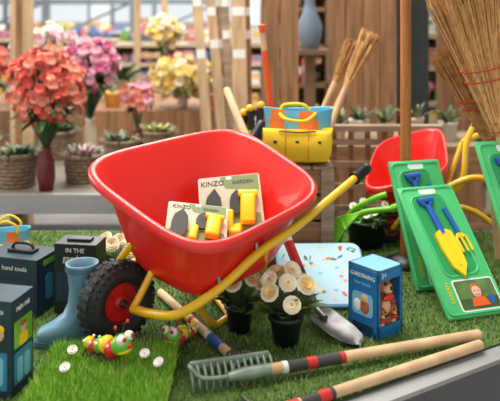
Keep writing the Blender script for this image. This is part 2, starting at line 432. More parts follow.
# ---------------------------------------------------------------- wellington boot and box left
F=Matrix.Rotation(math.pi/2,4,'X')
def onfront(x,z,off=.001): return Matrix.Translation((x,-off,z))@F
def onside(y,z,off=.001): return Matrix.Translation((off,y,z))@Matrix.Rotation(math.pi/2,4,'Z')@F
b=B('wellington_boot'); b.M=Matrix.Translation((-.372,1.535,0))@Matrix.Rotation(math.radians(22),4,'Z')
def er(cx,a,bb,z,tilt=0,N=32):
    o=[]
    for i in range(N):
        t=2*math.pi*i/N; x=cx+a*math.cos(t); w=bb*(1+.12*math.cos(t+math.pi)*(a>.04)); o.append((x,w*math.sin(t),z+tilt*(x-cx)))
    return o
b.loft([er(-.030,.066,.029,0),er(-.030,.068,.031,.006),er(-.030,.067,.030,.014)],greyblued)
b.loft([er(-.030,.062,.027,.014),er(-.030,.064,.029,.024),er(-.026,.060,.029,.036),er(-.016,.048,.028,.05,.15),er(-.004,.034,.027,.066,.2),er(.002,.029,.027,.085,.1),er(.004,.028,.027,.11),er(.004,.031,.030,.14),er(.004,.035,.034,.162),er(.004,.036,.035,.168),er(.004,.032,.031,.168),er(.004,.030,.029,.14)],greyblue,cap=False)
b.loft([er(.004,.030,.029,.139),er(.004,.001,.001,.139)],blkp)
b.loft([er(.004,.0365,.0355,.152),er(.004,.0372,.0362,.157),er(.004,.0372,.0362,.163)],greyblued,cap=False)
b.done()
b=B('gardening_gift_box'); b.M=Matrix.Translation((-.465,1.66,0))@Matrix.Rotation(math.radians(-8),4,'Z')
b.box((.052,.035,.085),(.104,.07,.17),blkp,bev=.0015); b.text('IN THE',.015,white,onfront(.052,.155)); b.text('garden',.022,white,onfront(.052,.136))
b.prism(rrect(.09,.07,.004),0,.0008,navy,onfront(.052,.07)); b.box((.052,.035,.173),(.06,.025,.006),blkp,bev=.002)
b.prism(rrect(.05,.08,.004),0,.0008,dteal,Matrix.Translation((.105,.035,.08))@Matrix.Rotation(math.pi/2,4,'Z')@F)
b.done()

# ---------------------------------------------------------------- boxes left
b=B('watering_set_box')
b.M=Matrix.Translation((-.440,1.29,0))@Matrix.Rotation(math.radians(-12),4,'Z')
b.box((-.07,.04,.09),(.14,.08,.18),dteal,bev=.0015)
b.prism(rrect(.125,.07,.004),0,.0008,teal,onfront(-.07,.05))
b.prism(rrect(.03,.055,.01),.0008,.0016,boxlt,onfront(-.03,.05)); b.prism(rrect(.03,.055,.01),.0008,.0016,boxlt,onfront(-.065,.05))
b.sph((-.025,-.001,.118),(.011,.002,.013),skin); b.sph((-.025,-.0014,.128),(.012,.002,.008),tyel); b.prism(rrect(.034,.03,.006),.0002,.001,tyel,onfront(-.05,.125))
b.text('garden boots',.013,white,onfront(-.05,.16))
b.prism(rrect(.064,.06,.004),0,.0008,teal,onside(.04,.05)); b.prism(rrect(.020,.045,.008),.0008,.0014,boxlt,onside(.028,.045)); b.prism(rrect(.020,.045,.008),.0008,.0014,boxlt,onside(.053,.045))
b.prism(rrect(.064,.05,.004),0,.0008,ggreen,onside(.04,.112)); b.prism(rrect(.03,.022,.006),.0008,.0014,tyel,onside(.04,.098)); b.sph((.0016,.04,.118),(.001,.011,.012),skin); b.sph((.0018,.04,.127),(.001,.012,.007),brown)
b.text('rain set',.016,white,onside(.04,.160))
b.done()
b=B('garden_tool_box'); b.M=Matrix.Translation((-.5,1.64,0))@Matrix.Rotation(math.radians(-16),4,'Z')
b.box((-.075,.05,.068),(.15,.1,.136),dteal,bev=.0015)
b.prism(rrect(.13,.07,.003),0,.0008,navy,onfront(-.07,.05)); b.prism(rrect(.016,.04,.004),.0008,.0014,tyel,onfront(-.03,.05)); b.prism(rrect(.05,.03,.004),.0008,.0014,teal,onfront(-.075,.05)); b.prism(rrect(.02,.03,.004),.0008,.0014,ggreen,onfront(-.118,.05))
b.text('hand tools',.016,white,onfront(-.06,.112)); b.prism(rrect(.02,.012,.002),0,.001,lred,onfront(-.03,.02))
b.prism(rrect(.075,.11,.003),0,.0008,navy,onside(.05,.068)); b.prism(rrect(.03,.06,.01),.0008,.0015,teal,onside(.05,.06)); b.prism(rrect(.05,.012,.003),.0008,.0015,ggreen,onside(.05,.12))
b.box((-.07,.05,.14),(.07,.03,.008),blkp,bev=.002); b.tube([(-.1,.05,.14),(-.09,.05,.155),(-.05,.05,.155),(-.04,.05,.14)],.004,blkp,8,4)
b.done()
# fabric tote
def kidbag(name,o,sc,ang,arch=True):
    b=B(name); b.M=rotz(o,ang)@Matrix.Scale(sc,4)
    N=48
    def ring(w,d,z,n=3.2,wob=0,ph=0,yo=0):
        out=[]
        for i in range(N):
            a=2*math.pi*i/N; c,s_=math.cos(a),math.sin(a)
            out.append((math.copysign(abs(c)**(2/n),c)*w/2+wob*math.sin(3*a+ph),math.copysign(abs(s_)**(2/n),s_)*d/2+wob*math.cos(4*a+ph)+yo,z+wob*math.sin(2*a+ph)*.8))
        return out
    levels=[ring(.15,.075,.0),ring(.168,.088,.006,wob=.001),ring(.172,.09,.05,wob=.002,ph=1),ring(.178,.09,.09,wob=.002,ph=2),ring(.182,.086,.118,wob=.003,ph=.5),ring(.186,.08,.145,wob=.005,ph=.8),ring(.176,.07,.143,wob=.005,ph=.8),ring(.165,.06,.10),ring(.01,.01,.09)]
    for j in range(len(levels)-1):
        for i in range(N):
            x=(levels[j][i][0]+levels[j][(i+1)%N][0])/2
            mt=(bblue,borange)[int((x+.2)/.042)%2] if j>=2 and j<5 else (tyel2 if j<2 else bblue)
            b.add([levels[j][i],levels[j][(i+1)%N],levels[j+1][(i+1)%N],levels[j+1][i]],[(0,1,2,3)],mt,True)
    b.add(levels[0],[list(range(N-1,-1,-1))],tyel2)
    pk=[ring(.165,.03,.008,4,0,0,-.043),ring(.182,.046,.03,4,.001,1,-.048),ring(.186,.05,.06,4,.002,2,-.05),ring(.188,.042,.084,4,.003,0,-.047),ring(.19,.03,.095,4,.003,0,-.045),ring(.185,.02,.093,4,.003,0,-.045),ring(.17,.01,.07,4,0,0,-.045)]
    b.loft(pk,tyel2)
    for x in(-.032,.03): b.tube([(x,-.066,.012),(x,-.0745,.05),(x,-.069,.085),(x,-.062,.096)],.0014,borange,5,4)
    b.tube([(-.05,-.067,.091),(0,-.0685,.088),(.05,-.067,.091)],.002,cardd,5,4)
    for x in(-.06,.0,.06): b.box((x,-.0735,.062),(.010,.004,.008),cardd,bev=.001)
    if arch:
        for sy in(-1,1):
            b.tube([(-.05,sy*.043,.135),(-.045,sy*.045,.165),(0,sy*.05,.19),(.045,sy*.045,.165),(.05,sy*.043,.135)],.0055,tyel2,8,5)
    else:
        b.tube([(-.05,-.045,.135),(-.03,-.062,.122),(.02,-.064,.118),(.05,-.045,.137)],.005,tyel2,8,5)
        b.tube([(-.05,.03,.135),(-.04,.033,.150),(.01,.03,.152),(.03,.03,.135)],.005,tyel2,8,5)
    b.done()
kidbag('tool_tote_bag',(.138,2.0,.300),1.02,-6,False)
kidbag('tool_tote_bag',(-.70,2.02,.002),.66,10)
def kidtool(p0,p1,hc):
    b=B('childrens_garden_tool'); p0,p1=V(p0),V(p1); d=p1-p0
    b.tube([p0,p0+d*.72],.008,yel,10); b.tube([p0+d*.7,p1],.012,blkp,12); b.tube([p0+d*.8,p0+d*.84],.0135,yel,12)
    b.sph(p1,.0135,yel); b.prism([(-.03,0),(.03,0),(.032,-.05),(0,-.08),(-.032,-.05)],-.002,.002,hc,basis(p0+V((0,-.002,.08)),(1,0,0),(0,0,1))); b.done()
kidtool((-.03,2.235,.0),(-.020,2.225,.405),red); kidtool((.00,2.245,.0),(.035,2.215,.43),tblue); kidtool((.03,2.25,.0),(.0,2.215,.42),tblue)

# ---------------------------------------------------------------- caterpillar toys
def cater(o,ang,s):
    b=B('caterpillar_ornament'); b.M=rotz(o,ang)@Matrix.Scale(s,4)
    cols=[gred,tyel,ggreen,gred,tyel]
    for i in range(5):
        b.sph((.017*i-.018,0,.025+.006*math.sin(i*1.5)),(.018-.0015*i,.022-.002*i,.021-.002*i),cols[i])
        for sy in(-1,1): b.tube([(.017*i-.018,sy*.010,.014),(.017*i-.018,sy*.019,.001)],.0028,blkp,6)
        for sy in(-1,1): b.sph((.017*i-.018,sy*.015,.036-.001*i),.0035,wpet)
    b.sph((-.042,0,.040),(.022,.024,.022),ggreen)
    b.sph((-.046,0,.031),(.0195,.0205,.009),tyel)
    for sy in(-1,1):
        b.sph((-.052,sy*.0125,.056),.011,wpet); b.sph((-.0585,sy*.013,.058),.0062,gred); b.sph((-.063,sy*.0132,.0585),.0028,blkp)
        b.tube([(-.040,sy*.008,.058),(-.036,sy*.014,.074),(-.042,sy*.020,.082)],.0015,blkp,6,3); b.sph((-.042,sy*.020,.083),.004,gred)
    b.sph((-.065,0,.042),.005,gred)
    b.done()
cater((-.285,1.39,.028),150,.92)
cater((-.147,1.505,.002),60,.82)

# ---------------------------------------------------------------- long-handled tools
def handle(b,P0,P1,r=.0115,lab=None,mt=beechw):
    P0,P1=V(P0),V(P1); d=P1-P0
    b.tube([P0,P1],r,mt,14); b.sph(P1,(r,r,r),mt,n=12,k=8)
    for a,c,m in (lab or []): b.tube([P0+d*a,P0+d*c],r+.0006,m,14)
b=B('garden_rake')
hs=V((-.012,1.337,.024)); he=V((.495,1.522,.016))
handle(b,hs+(he-hs)*.03,he,.011,[(.12,.14,white),(.14,.22,cardd),(.22,.26,lred),(.26,.36,cardd),(.36,.38,lred)])
bl,br=V((-.115,1.333,.042)),V((.037,1.388,.038))
b.box((0,0,0),((br-bl).length,.008,.014),gsteel,basis((bl+br)/2,br-bl,(0,1,0)),bev=.002)
for i in range(13):
    p=bl.lerp(br,i/12); b.tube([p,p+V((.004,-.012,-.005)),p+V((.008,-.024,-.022)),p+V((.009,-.028,-.038))],[.0036,.0034,.003,.0015],gsteel,6,3)
b.tube([hs+(he-hs)*.10,hs,hs+V((-.03,-.012,.0))],[.0125,.0125,.008],gsteel,12)
b.tube([hs+V((-.02,-.008,0)),hs+V((-.075,-.02,.002)),bl+V((.004,-.012,.0)),bl],.0045,gsteel,8,5)
b.tube([hs+V((-.02,-.008,0)),V((-.03,1.36,.03)),V((-.005,1.372,.036)),br-V((.02,.004,0))],.0045,gsteel,8,5)
b.done()
b=B('hoe'); handle(b,(.06,1.238,.012),(.485,1.482,.012),.0105,[(.02,.06,lred),(.07,.15,cardd),(.15,.2,lred),(.2,.22,cardd)]); 
b.tube([(.06,1.238,.012),(.02,1.215,.012),(.0,1.203,.02)],[.012,.008,.006],steel,10); b.prism([(-.03,0),(.03,0),(.035,-.04),(-.035,-.04)],0,.003,steel,basis((0,1.205,.04),(-.5,.85,0),(0,0,1))); b.done()
b=B('cultivator'); handle(b,(-.035,1.43,.012),(-.225,1.765,.012),.010,[(.0,.03,steel),(.12,.26,lblue),(.26,.3,white),(.42,.48,yel),(.48,.52,lred),(.52,.60,yel),(.60,.63,lred)])
for k in(-1,0,1): b.tube([(-.035,1.43,.012),(-.02+.02*k,1.405+.008*k,.03),(-.01+.025*k,1.385+.01*k,.02),(-.008+.026*k,1.38+.01*k,.002)],[.006,.004,.004,.002],steel,8,4)
b.done()
b=B('garden_shovel')
P0=V((.152,1.615,.03)); P1=V((-.067,2.055,.492)); handle(b,P0,P1,.0115,[(0,.07,steel),(.13,.16,cardd),(.16,.26,lred),(.26,.31,white),(.31,.42,cardd),(.42,.45,lred)])
ax=V((.238,1.492,.006))-V((.150,1.612,.032)); T=basis((.150,1.612,.030),ax,V((.8,.6,0)))
vs=[]
prof=[(0,.010),(.018,.034),(.04,.038),(.09,.038),(.12,.032),(.14,.018),(.148,.004)]
for t,w in prof:
    for j in range(7):
        q=(j-3)/3; vs.append((t,w*q,.009*q*q-.006+.01*(1-min(1,t/.03))))
fs=[(i*7+j,i*7+j+1,(i+1)*7+j+1,(i+1)*7+j) for i in range(6) for j in range(6)]
b.add(vs,fs,steel,True,T); b.add([(x,y,z-.002) for x,y,z in vs],[f[::-1] for f in fs],cardd,True,T)
b.tube([P0,V((.17,1.585,.024))],[.012,.008],steel,12)
b.done()
b=B('garden_hoe'); handle(b,(.115,2.262,.01),(.038,2.21,.67),.0095,[(.55,.9,orange),(.5,.55,white)],beechw)
b.tube([(.040,2.211,.66),(.037,2.209,.685)],.011,orange,12)
b.prism([(-.03,0),(.03,0),(.04,-.05),(-.04,-.05)],0,.003,steel,basis((.115,2.25,.055),(1,0,0),(0,0,1))); b.done()
def broom(name,p0,p1,p2,w0,w1,hr,nb,thr=True,mt=straw,depth=.35):
    b=B(name); p0,p1,p2=V(p0),V(p1),V(p2)
    b.tube([p0,p1],hr,beechw,12)
    d=(p2-p1); ax=d.normalized(); L=d.length; x=ax.cross(V((0,1,0))).normalized(); y=x.cross(ax)
    for i in range(nb):
        a=U(0,6.28); q=math.sqrt(R()); cx,cy=math.cos(a)*q,math.sin(a)*q*depth*2
        s0=p1-ax*L*.08+x*cx*w0*.5+y*cy*w0*.5
        m1=p1+ax*L*.35+x*cx*(w0*.55+w1*.15)+y*cy*(w0*.5+w1*.06)
        e1=p1+ax*L*U(.86,1.03)+x*(cx*w1*.5+U(-.004,.004))+y*cy*w1*.5*.6
        b.tube([s0,m1,e1],[.0026,.0022,.0012],random.choice((mt,mt,strawd)),4,2,cap=False)
    if thr:
        for t,k in((-.06,1.0),(.0,1.05),(.32,1.0),(.40,1.1)):
            w=(w0*.55+w1*.15) if t>.2 else w0*.55; w*=k
            pts=[p1+ax*L*t+x*math.cos(a)*w+y*math.sin(a)*w*(depth*2 if t<.2 else .8) for a in [2*math.pi*i/20 for i in range(21)]]
            b.tube(pts,.0022,thread,5)
    b.tube([p1-ax*L*.12,p1+ax*L*.05],[hr*1.1,w0*.5],mt,12)
    b.done()
broom('hand_broom',(.10,2.37,.0),(.358,2.42,.525),(.425,2.43,.655),.022,.085,.010,130,False)
broom('hand_broom',(.14,2.345,.0),(.335,2.39,.49),(.395,2.40,.62),.02,.06,.010,100,False)
broom('hand_broom',(.08,2.42,.0),(.305,2.45,.50),(.365,2.46,.63),.02,.06,.010,100,False,strawd)
broom('straw_broom',(.76,1.93,.0),(.680,1.92,.42),(.590,1.90,.80),.045,.25,.014,900,True)
broom('straw_broom',(.73,2.05,.0),(.692,2.04,.37),(.60,2.04,.63),.035,.17,.012,420,True,strawd)
b=B('wooden_pole'); b.tube([(.446,2.005,0),(.446,2.005,1.2)],.0155,darkw,18); b.lathe([(.001,0),(.06,0),(.06,.012),(.02,.03),(.017,.03)],blkp,20,Matrix.Translation((.446,2.005,0))); b.done()

# ---------------------------------------------------------------- blister boards
def board(bl,br,tl,name='garden_toy_blister_pack'):
    bl,br,tl=V(bl),V(br),V(tl); x=br-bl; y=tl-bl; w=x.length; h=y.length
    b=B(name); b.M=basis((bl+br)/2+y/2+V((0,0,.004)),x,y)
    b.box((0,0,0),(w,h,.014),blister,bev=.005,seg=3)
    o=rrect(w*.93,h*.95,.012)
    b.tube([(p[0],p[1],.007) for p in o]+[(o[0][0],o[0][1],.007)],.0035,blister,6)
    b.prism(rrect(w*.56,h*.6,.02),.005,.0078,blisterd,Matrix.Translation((-w*.02,h*.10,0))@Matrix.Rotation(.06,4,'Z'))
    o=rrect(w*.6,h*.63,.02); T=Matrix.Translation((-w*.02,h*.10,0))@Matrix.Rotation(.06,4,'Z')
    b.tube([(p[0],p[1],.007) for p in o]+[(o[0][0],o[0][1],.007)],.003,blister,6,M=T)
    b.prism(rrect(w*.3,h*.05,.006),.007,.0082,white,Matrix.Translation((0,h*.45,0)))
    T=Matrix.Translation((-w*.06,h*.10,.013))@Matrix.Rotation(.1,4,'Z')@Matrix.Diagonal((1.25,1.12,1,1))
    b.tube([(0,h*.2,0),(0,-h*.02,0)],.007,tblue,10,M=T)
    b.tube([(-.018,h*.24,0),(.018,h*.24,0)],.007,tblue,10,M=T); b.tube([(-.016,h*.24,0),(0,h*.18,0),(.016,h*.24,0)],.005,tblue,8,M=T)
    b.prism([(-.019,0),(-.02,-.04),(-.016,-.08),(0,-.105),(.016,-.08),(.02,-.04),(.019,0),(.008,.006),(-.008,.006)],-.004,.005,tyel,T)
    b.tube([(0,-.004,.005),(0,-.08,.005)],.003,tyel,8,M=T)
    b.tube([(w*.2,h*.16,0),(w*.22,-h*.02,0)],.005,tblue,8,M=T); 
    for k in(-1,0,1): b.tube([(w*.22,-h*.02,0),(w*.22+.011*k,-h*.05,0),(w*.22+.011*k,-h*.15,.0)],.003,tyel,6,M=T)
    b.tube([(w*.22-.011,-h*.05,0),(w*.22+.011,-h*.05,0)],.003,tyel,6,M=T)
    T=Matrix.Translation((w*.10,-h*.355,0))
    b.prism(rrect(w*.68,h*.22,.006),.006,.0085,white,T); b.prism(rrect(w*.64,h*.20,.005),.0085,.009,leafm,T)
    b.prism(rrect(w*.64,h*.07,.004),.009,.0092,leafd,T@Matrix.Translation((0,-h*.06,0)))
    cx=w*.10; cy=-h*.35
    b.prism([(cx-.024,cy-.030),(cx+.024,cy-.030),(cx+.018,cy-.012),(cx+.006,cy-.007),(cx-.006,cy-.007),(cx-.018,cy-.012)],.009,.0096,orange)
    b.sph((cx,cy+.009,.0094),(.0165,.016,.0008),brown); b.sph((cx,cy+.004,.0098),(.013,.0145,.0012),skin)
    for q in(-1,1): b.sph((cx+q*.0048,cy+.006,.011),(.0016,.0016,.0004),blkp)
    b.tube([(cx-.005,cy-.003,.0108),(cx,cy-.005,.011),(cx+.005,cy-.003,.0108)],.0007,lred,5,3)
    b.prism(rrect(.012,.02,.003),.0092,.0102,tblue,Matrix.Translation((cx+.034,cy-.016,0)))
    b.text('GARDEN',.013,tyel,Matrix.Translation((-w*.33,-h*.33,.0085))@Matrix.Rotation(1.57,4,'Z'))
    b.done()
board((.425,1.612,0),(.582,1.660,0),(.421,1.865,.245))
board((.400,1.79,0),(.550,1.83,0),(.410,1.960,.297))
board((.605,1.695,0),(.765,1.745,0),(.672,1.915,.355))

# ---------------------------------------------------------------- toy box with bear
b=B('teddy_bear_toy_box')
c0=V((.278,1.524,0)); xd=V((.343,1.577,0))-c0; yd=V((.214,1.584,0))-c0
b.M=basis(c0,xd,yd); W,D,H=.084,.086,.152
t=.003
b.box((W/2,D/2,.006),(W,D,.012),boxblue); b.box((W/2,D/2,H-.004),(W,D,.008),boxlt,bev=.001)
b.box((W/2,D-t/2,H/2),(W,t,H),boxblue); b.box((t/2,D/2,H/2),(t,D,H),boxblue); b.box((W-t/2,D/2,H/2),(t,D,H),boxblue)
b.box((W/2,t/2,H-.014),(W,t,.024),boxblue); b.box((W/2,t/2,.018),(W,t,.016),boxblue); b.box((.004,t/2,H/2),(.008,t,H),boxblue); b.box((W-.004,t/2,H/2),(.008,t,H),boxblue)
TL=lambda y,z:Matrix.Translation((-.0008,y,z))@Matrix.Rotation(-math.pi/2,4,'Z')@F
b.text('GARDENING',.0125,white,TL(D/2,H*.86)); b.text('bear family',.011,boxlt,TL(D/2,H*.75))
b.prism(rrect(.06,.05,.01),0,.0006,boxlt,TL(D/2,H*.45)); b.sph((-.001,D*.42,H*.42),(.002,.014,.016),brown); b.sph((-.001,D*.68,H*.42),(.002,.011,.014),wpet); b.sph((-.001,D*.42,H*.54),(.002,.01,.01),tan)
b.prism(rrect(.06,.014,.003),0,.0006,navy,TL(D/2,H*.12))
b.text('3+',.016,white,Matrix.Translation((.02,-.0012,H-.014))@F); 
for (x,z,s) in((W*.52,.082,1.35),(W*.28,.036,.74),(W*.76,.036,.72)):
    cy=.018 if s<1 else .033
    b.sph((x,cy,z-.014*s),(.021*s,.018*s,.024*s),brown); b.sph((x,cy-.008*s,z-.016*s),(.014*s,.012*s,.017*s),tan)
    b.sph((x,cy-.004,z+.02*s),(.02*s,.018*s,.018*s),brown); b.sph((x,cy-.018*s,z+.015*s),(.010*s,.009*s,.008*s),tan); b.sph((x,cy-.027*s,z+.018*s),.0035*s,blkp)
    for q in(-1,1):
        b.sph((x+q*.016*s,cy,z+.036*s),.0085*s,brown); b.sph((x+q*.008*s,cy-.021*s,z+.025*s),.0026*s,blkp)
        b.sph((x+q*.022*s,cy-.006,z-.01*s),(.007*s,.009*s,.014*s),brown)
    b.sph((x,cy-.02*s,z+.001*s),(.014*s,.004*s,.006*s),gred)
for x,mt in((W*.3,tblue),(W*.76,gred)): b.box((x,.03,.016),(.03,.03,.012),mt,bev=.003)
b.done()

# ---------------------------------------------------------------- foam kneeler with print
b=B('printed_kneeling_pad'); b.M=basis((.183,1.785,.052),(1,.03,0),(0,.19,.088))
b.prism(rrect(.215,.205,.022,6),-.006,.006,matb); b.tube([(p[0],p[1],0) for p in rrect(.217,.207,.022,6)+[rrect(.217,.207,.022,6)[0]]],.0055,boxlt,6)
for i in range(38):
    x,y=U(-.095,.095),U(-.09,.09); mt=random.choice((tyel,coral2,leafm,teal,lpink,orange,teal,boxlt)); k=R()
    T=Matrix.Translation((x,y,.006))@Matrix.Rotation(U(0,6),4,'Z')
    if k<.4: b.prism([(r*math.cos(a),r*math.sin(a)) for a,r in [(i2*math.pi/5,(.007 if i2%2 else .0035)) for i2 in range(10)]],0,.0006,mt,T)
    elif k<.7: b.prism(rrect(.016,.003,.0015),0,.0006,leafm,T); b.prism(rrect(.007,.007,.0035),0,.0007,mt,T@Matrix.Translation((.01,0,0)))
    else: b.prism([(-.010,0),(-.003,.005),(.006,.004),(.012,0),(.004,-.004),(-.004,-.003)],0,.0006,mt,T)
b.done()

# ---------------------------------------------------------------- crate
def crate(name,x0,x1,y0,y1,h,z0=0,n=4,mt=cratew,top=True):
    b=B(name); ph=h/n
    for i in range(n):
        z=z0+ph*(i+.5)
        b.box(((x0+x1)/2,y0+.006,z),(x1-x0,.012,ph*.9),mt,bev=.001); b.box(((x0+x1)/2,y1-.006,z),(x1-x0,.012,ph*.9),mt)
        b.box((x0+.006,(y0+y1)/2,z),(.012,y1-y0-.02,ph*.9),mt); b.box((x1-.006,(y0+y1)/2,z),(.012,y1-y0-.02,ph*.9),mt)
    for x in(x0+.018,x1-.018):
        b.box((x,y0-.004,z0+h/2),(.036,.008,h),greyw)
        for y in(y0+.022,y1-.022): b.box((x,y,z0+h/2),(.03,.03,h),mt)
    if top:
        m=5; w=(x1-x0)/m
        for i in range(m): b.box((x0+w*(i+.5),(y0+y1)/2,z0+h+.002),(w*.93,y1-y0,.008),greyw)
    b.done()
crate('wooden_crate',-.07,.232,1.935,2.19,.288)

# ---------------------------------------------------------------- second wheelbarrow
b=B('toy_wheelbarrow')
rim=[(.345,2.12,.18),(.44,2.40,.28),(.66,2.42,.33),(.60,2.12,.24)]
bot=[(.42,2.15,.10),(.47,2.30,.12),(.60,2.31,.14),(.57,2.17,.12)]
tray(b,rim,bot,1.0,48)
b.tube([(.46,2.13,.10),(.56,2.12,.17),(.66,2.1,.225),(.75,2.09,.215),(.80,2.09,.2)],.010,yel,10,5)
b.tube([(.60,2.2,.13),(.66,2.18,.2),(.68,2.2,.31),(.715,2.22,.375)],.010,yel,10,5); grip(b,(.71,2.22,.37),(.775,2.18,.30))
b.tube([(.58,2.16,.13),(.68,2.12,.12),(.80,2.08,.03),(.84,2.08,.012)],.009,yel,10,5)
b.tube([(.69,2.28,.30),(.78,2.3,.335),(.85,2.32,.36)],.010,yel,10,4)
b.tube([(.60,2.2,.13),(.69,2.28,.30)],.008,yel,10)
wheel(b,(.435,2.20,.062),(.3,-.95,0),.062,.02)
b.tube([(.435,2.14,.062),(.46,2.13,.10)],.007,yel,8)
b.done()
b=B('plastic_leaf_rake')
b.tube([(.41,2.02,.155),(.33,2.05,.135),(.26,2.08,.085)],.009,limeg,10,4)
b.tube([(.41,2.02,.155),(.43,2.01,.165)],.012,limeg,10)
for i in range(7):
    q=(i-3)/3; b.tube([(.32,2.05,.132),(.27,2.055+.03*q,.10+.012*q),(.235,2.05+.05*q,.05+.01*q),(.23,2.05+.055*q,.012)],.0035,limeg,6,3)
b.tube([(.275,2.02,.092),(.275,2.09,.11)],.005,limeg,8)
b.tube([(.40,2.05,.19),(.36,2.06,.172),(.30,2.10,.12),(.27,2.15,.012)],.008,limeg,10,4)
b.done()

# ---------------------------------------------------------------- lattice and right background
b=B('lattice_fence'); x0,x1,y=.24,.66,2.50
for i in range(8): b.box((x0+(x1-x0)*i/7,y,.0),(.018,.012,.62),cratew)
for i in range(8): b.box(((x0+x1)/2,y-.013,-.28+.078*i),(x1-x0+.03,.012,.02),greyw)
b.box(((x0+x1)/2,y,.315),(x1-x0+.05,.05,.02),greyw)
for x in(x0,x1): b.box((x,y,-.215),(.04,.04,1.07),cratew)
b.done()
def table(name,x0,x1,y0,y1,z,mt,skirt=.07,leg=None,top=None):
    b=B(name); leg=leg or metald
    b.box(((x0+x1)/2,(y0+y1)/2,z-.015),(x1-x0,y1-y0,.03),top or mt)
    b.box(((x0+x1)/2,y0-.005,z-skirt/2+.005),(x1-x0+.02,.02,skirt),mt); b.box(((x0+x1)/2,y1,z-skirt/2),(x1-x0,.02,skirt),mt)
    b.box(((x0+x1)/2,(y0+y1)/2,z-.42),(x1-x0-.06,y1-y0-.06,.03),leg)
    b.box(((x0+x1)/2,y0+.02,z-.45),(x1-x0-.02,.02,.07),mt)
    for x in(x0+.03,x1-.03):
        for y in(y0+.03,y1-.03): b.box((x,y,(z+FZ)/2-.01),(.05,.05,z-FZ-.02),leg)
    b.done()
darksurf=mat('table_surface',(130,120,106),.6,var=.15,scale=8)
table('plant_bench',-1.85,-.38,2.72,3.75,.02,metalr,.075,top=darksurf)
table('wooden_counter',-2.4,.0,4.3,5.3,.14,plankw,.22,plankw,plankw)
table('wooden_bench',.25,1.4,2.75,3.15,.20,cratew,.10,cratew,greyw)
table('plant_bench',-4.2,-2.0,2.9,4.2,.02,metalr,.08)
def panel(name,x0,x1,y,z0,z1,mt,n):
    b=B(name); w=(x1-x0)/n
    for i in range(n): b.box((x0+w*(i+.5),y+U(-.004,.004),(z0+z1)/2),(w*.95,.03,z1-z0),mt)
    for z in(z0+.2,(z0+z1)/2,z1-.15): b.box(((x0+x1)/2,y+.03,z),(x1-x0,.03,.08),mt)
    b.done()
panel('wood_plank_partition',.05,.23,3.3,FZ,2.2,plankw,2)
panel('wood_plank_partition',.385,.72,3.45,FZ,2.2,plankw,4)
dkg=mat('dark_green_panel',(50,60,56),.6,var=.2,scale=5)
panel('dark_partition',.73,.97,3.8,FZ,2.2,dkg,2)
panel('wood_plank_partition',1.04,1.3,3.9,FZ,2.2,plankw,3)
b=B('leaning_timber_boards')
for i,(xa,xb,y,w,mt) in enumerate(((-.30,-.215,3.5,.05,plankw2),(-.235,-.14,3.55,.05,plankw2),(-.15,-.10,3.6,.045,greyw),(-.07,-.045,3.5,.075,plankw2),(-.14,-.18,3.62,.03,greyw),(-.02,-.0,3.6,.03,cratew),(-.19,-.15,3.64,.035,cratew))):
    lo=V((xb+(xb-xa)*.8,y-.02,FZ)); hi=V((xa-(xb-xa)*.6,y+.25,1.7)); d=hi-lo
    b.box((0,0,0),(w,.02,d.length),mt,zbasis((lo+hi)/2,d,(0,1,0)))
    for t in(.52+.02*(i%3),.63-.02*(i%2)): 
        p=lo.lerp(hi,t); b.box((0,0,0),(w*.85,.022,.045),white,zbasis(p,d,(0,1,0)))
b.done()
b=B('timber_post'); b.box((-1.27,3.9,.7),(.10,.10,2.9),plankw2); b.box((-1.27,3.9,.7),(.03,.12,2.8),plankw); b.box((-1.27,3.9,FZ+.02),(.2,.2,.04),plankw); b.done()
b=B('timber_post'); b.box((-2.55,6.0,.7),(.12,.12,2.9),plankw); b.box((-2.55,6.0,FZ+.02),(.2,.2,.04),plankw); b.done()
b=B('wooden_ladder')
for x in(-.95,-.72): b.box((x,5.9,.35),(.05,.04,2.2),plankw2)
for i in range(7): b.box((-.835,5.9,-.5+.3*i),(.22,.03,.04),plankw2)
b.done()

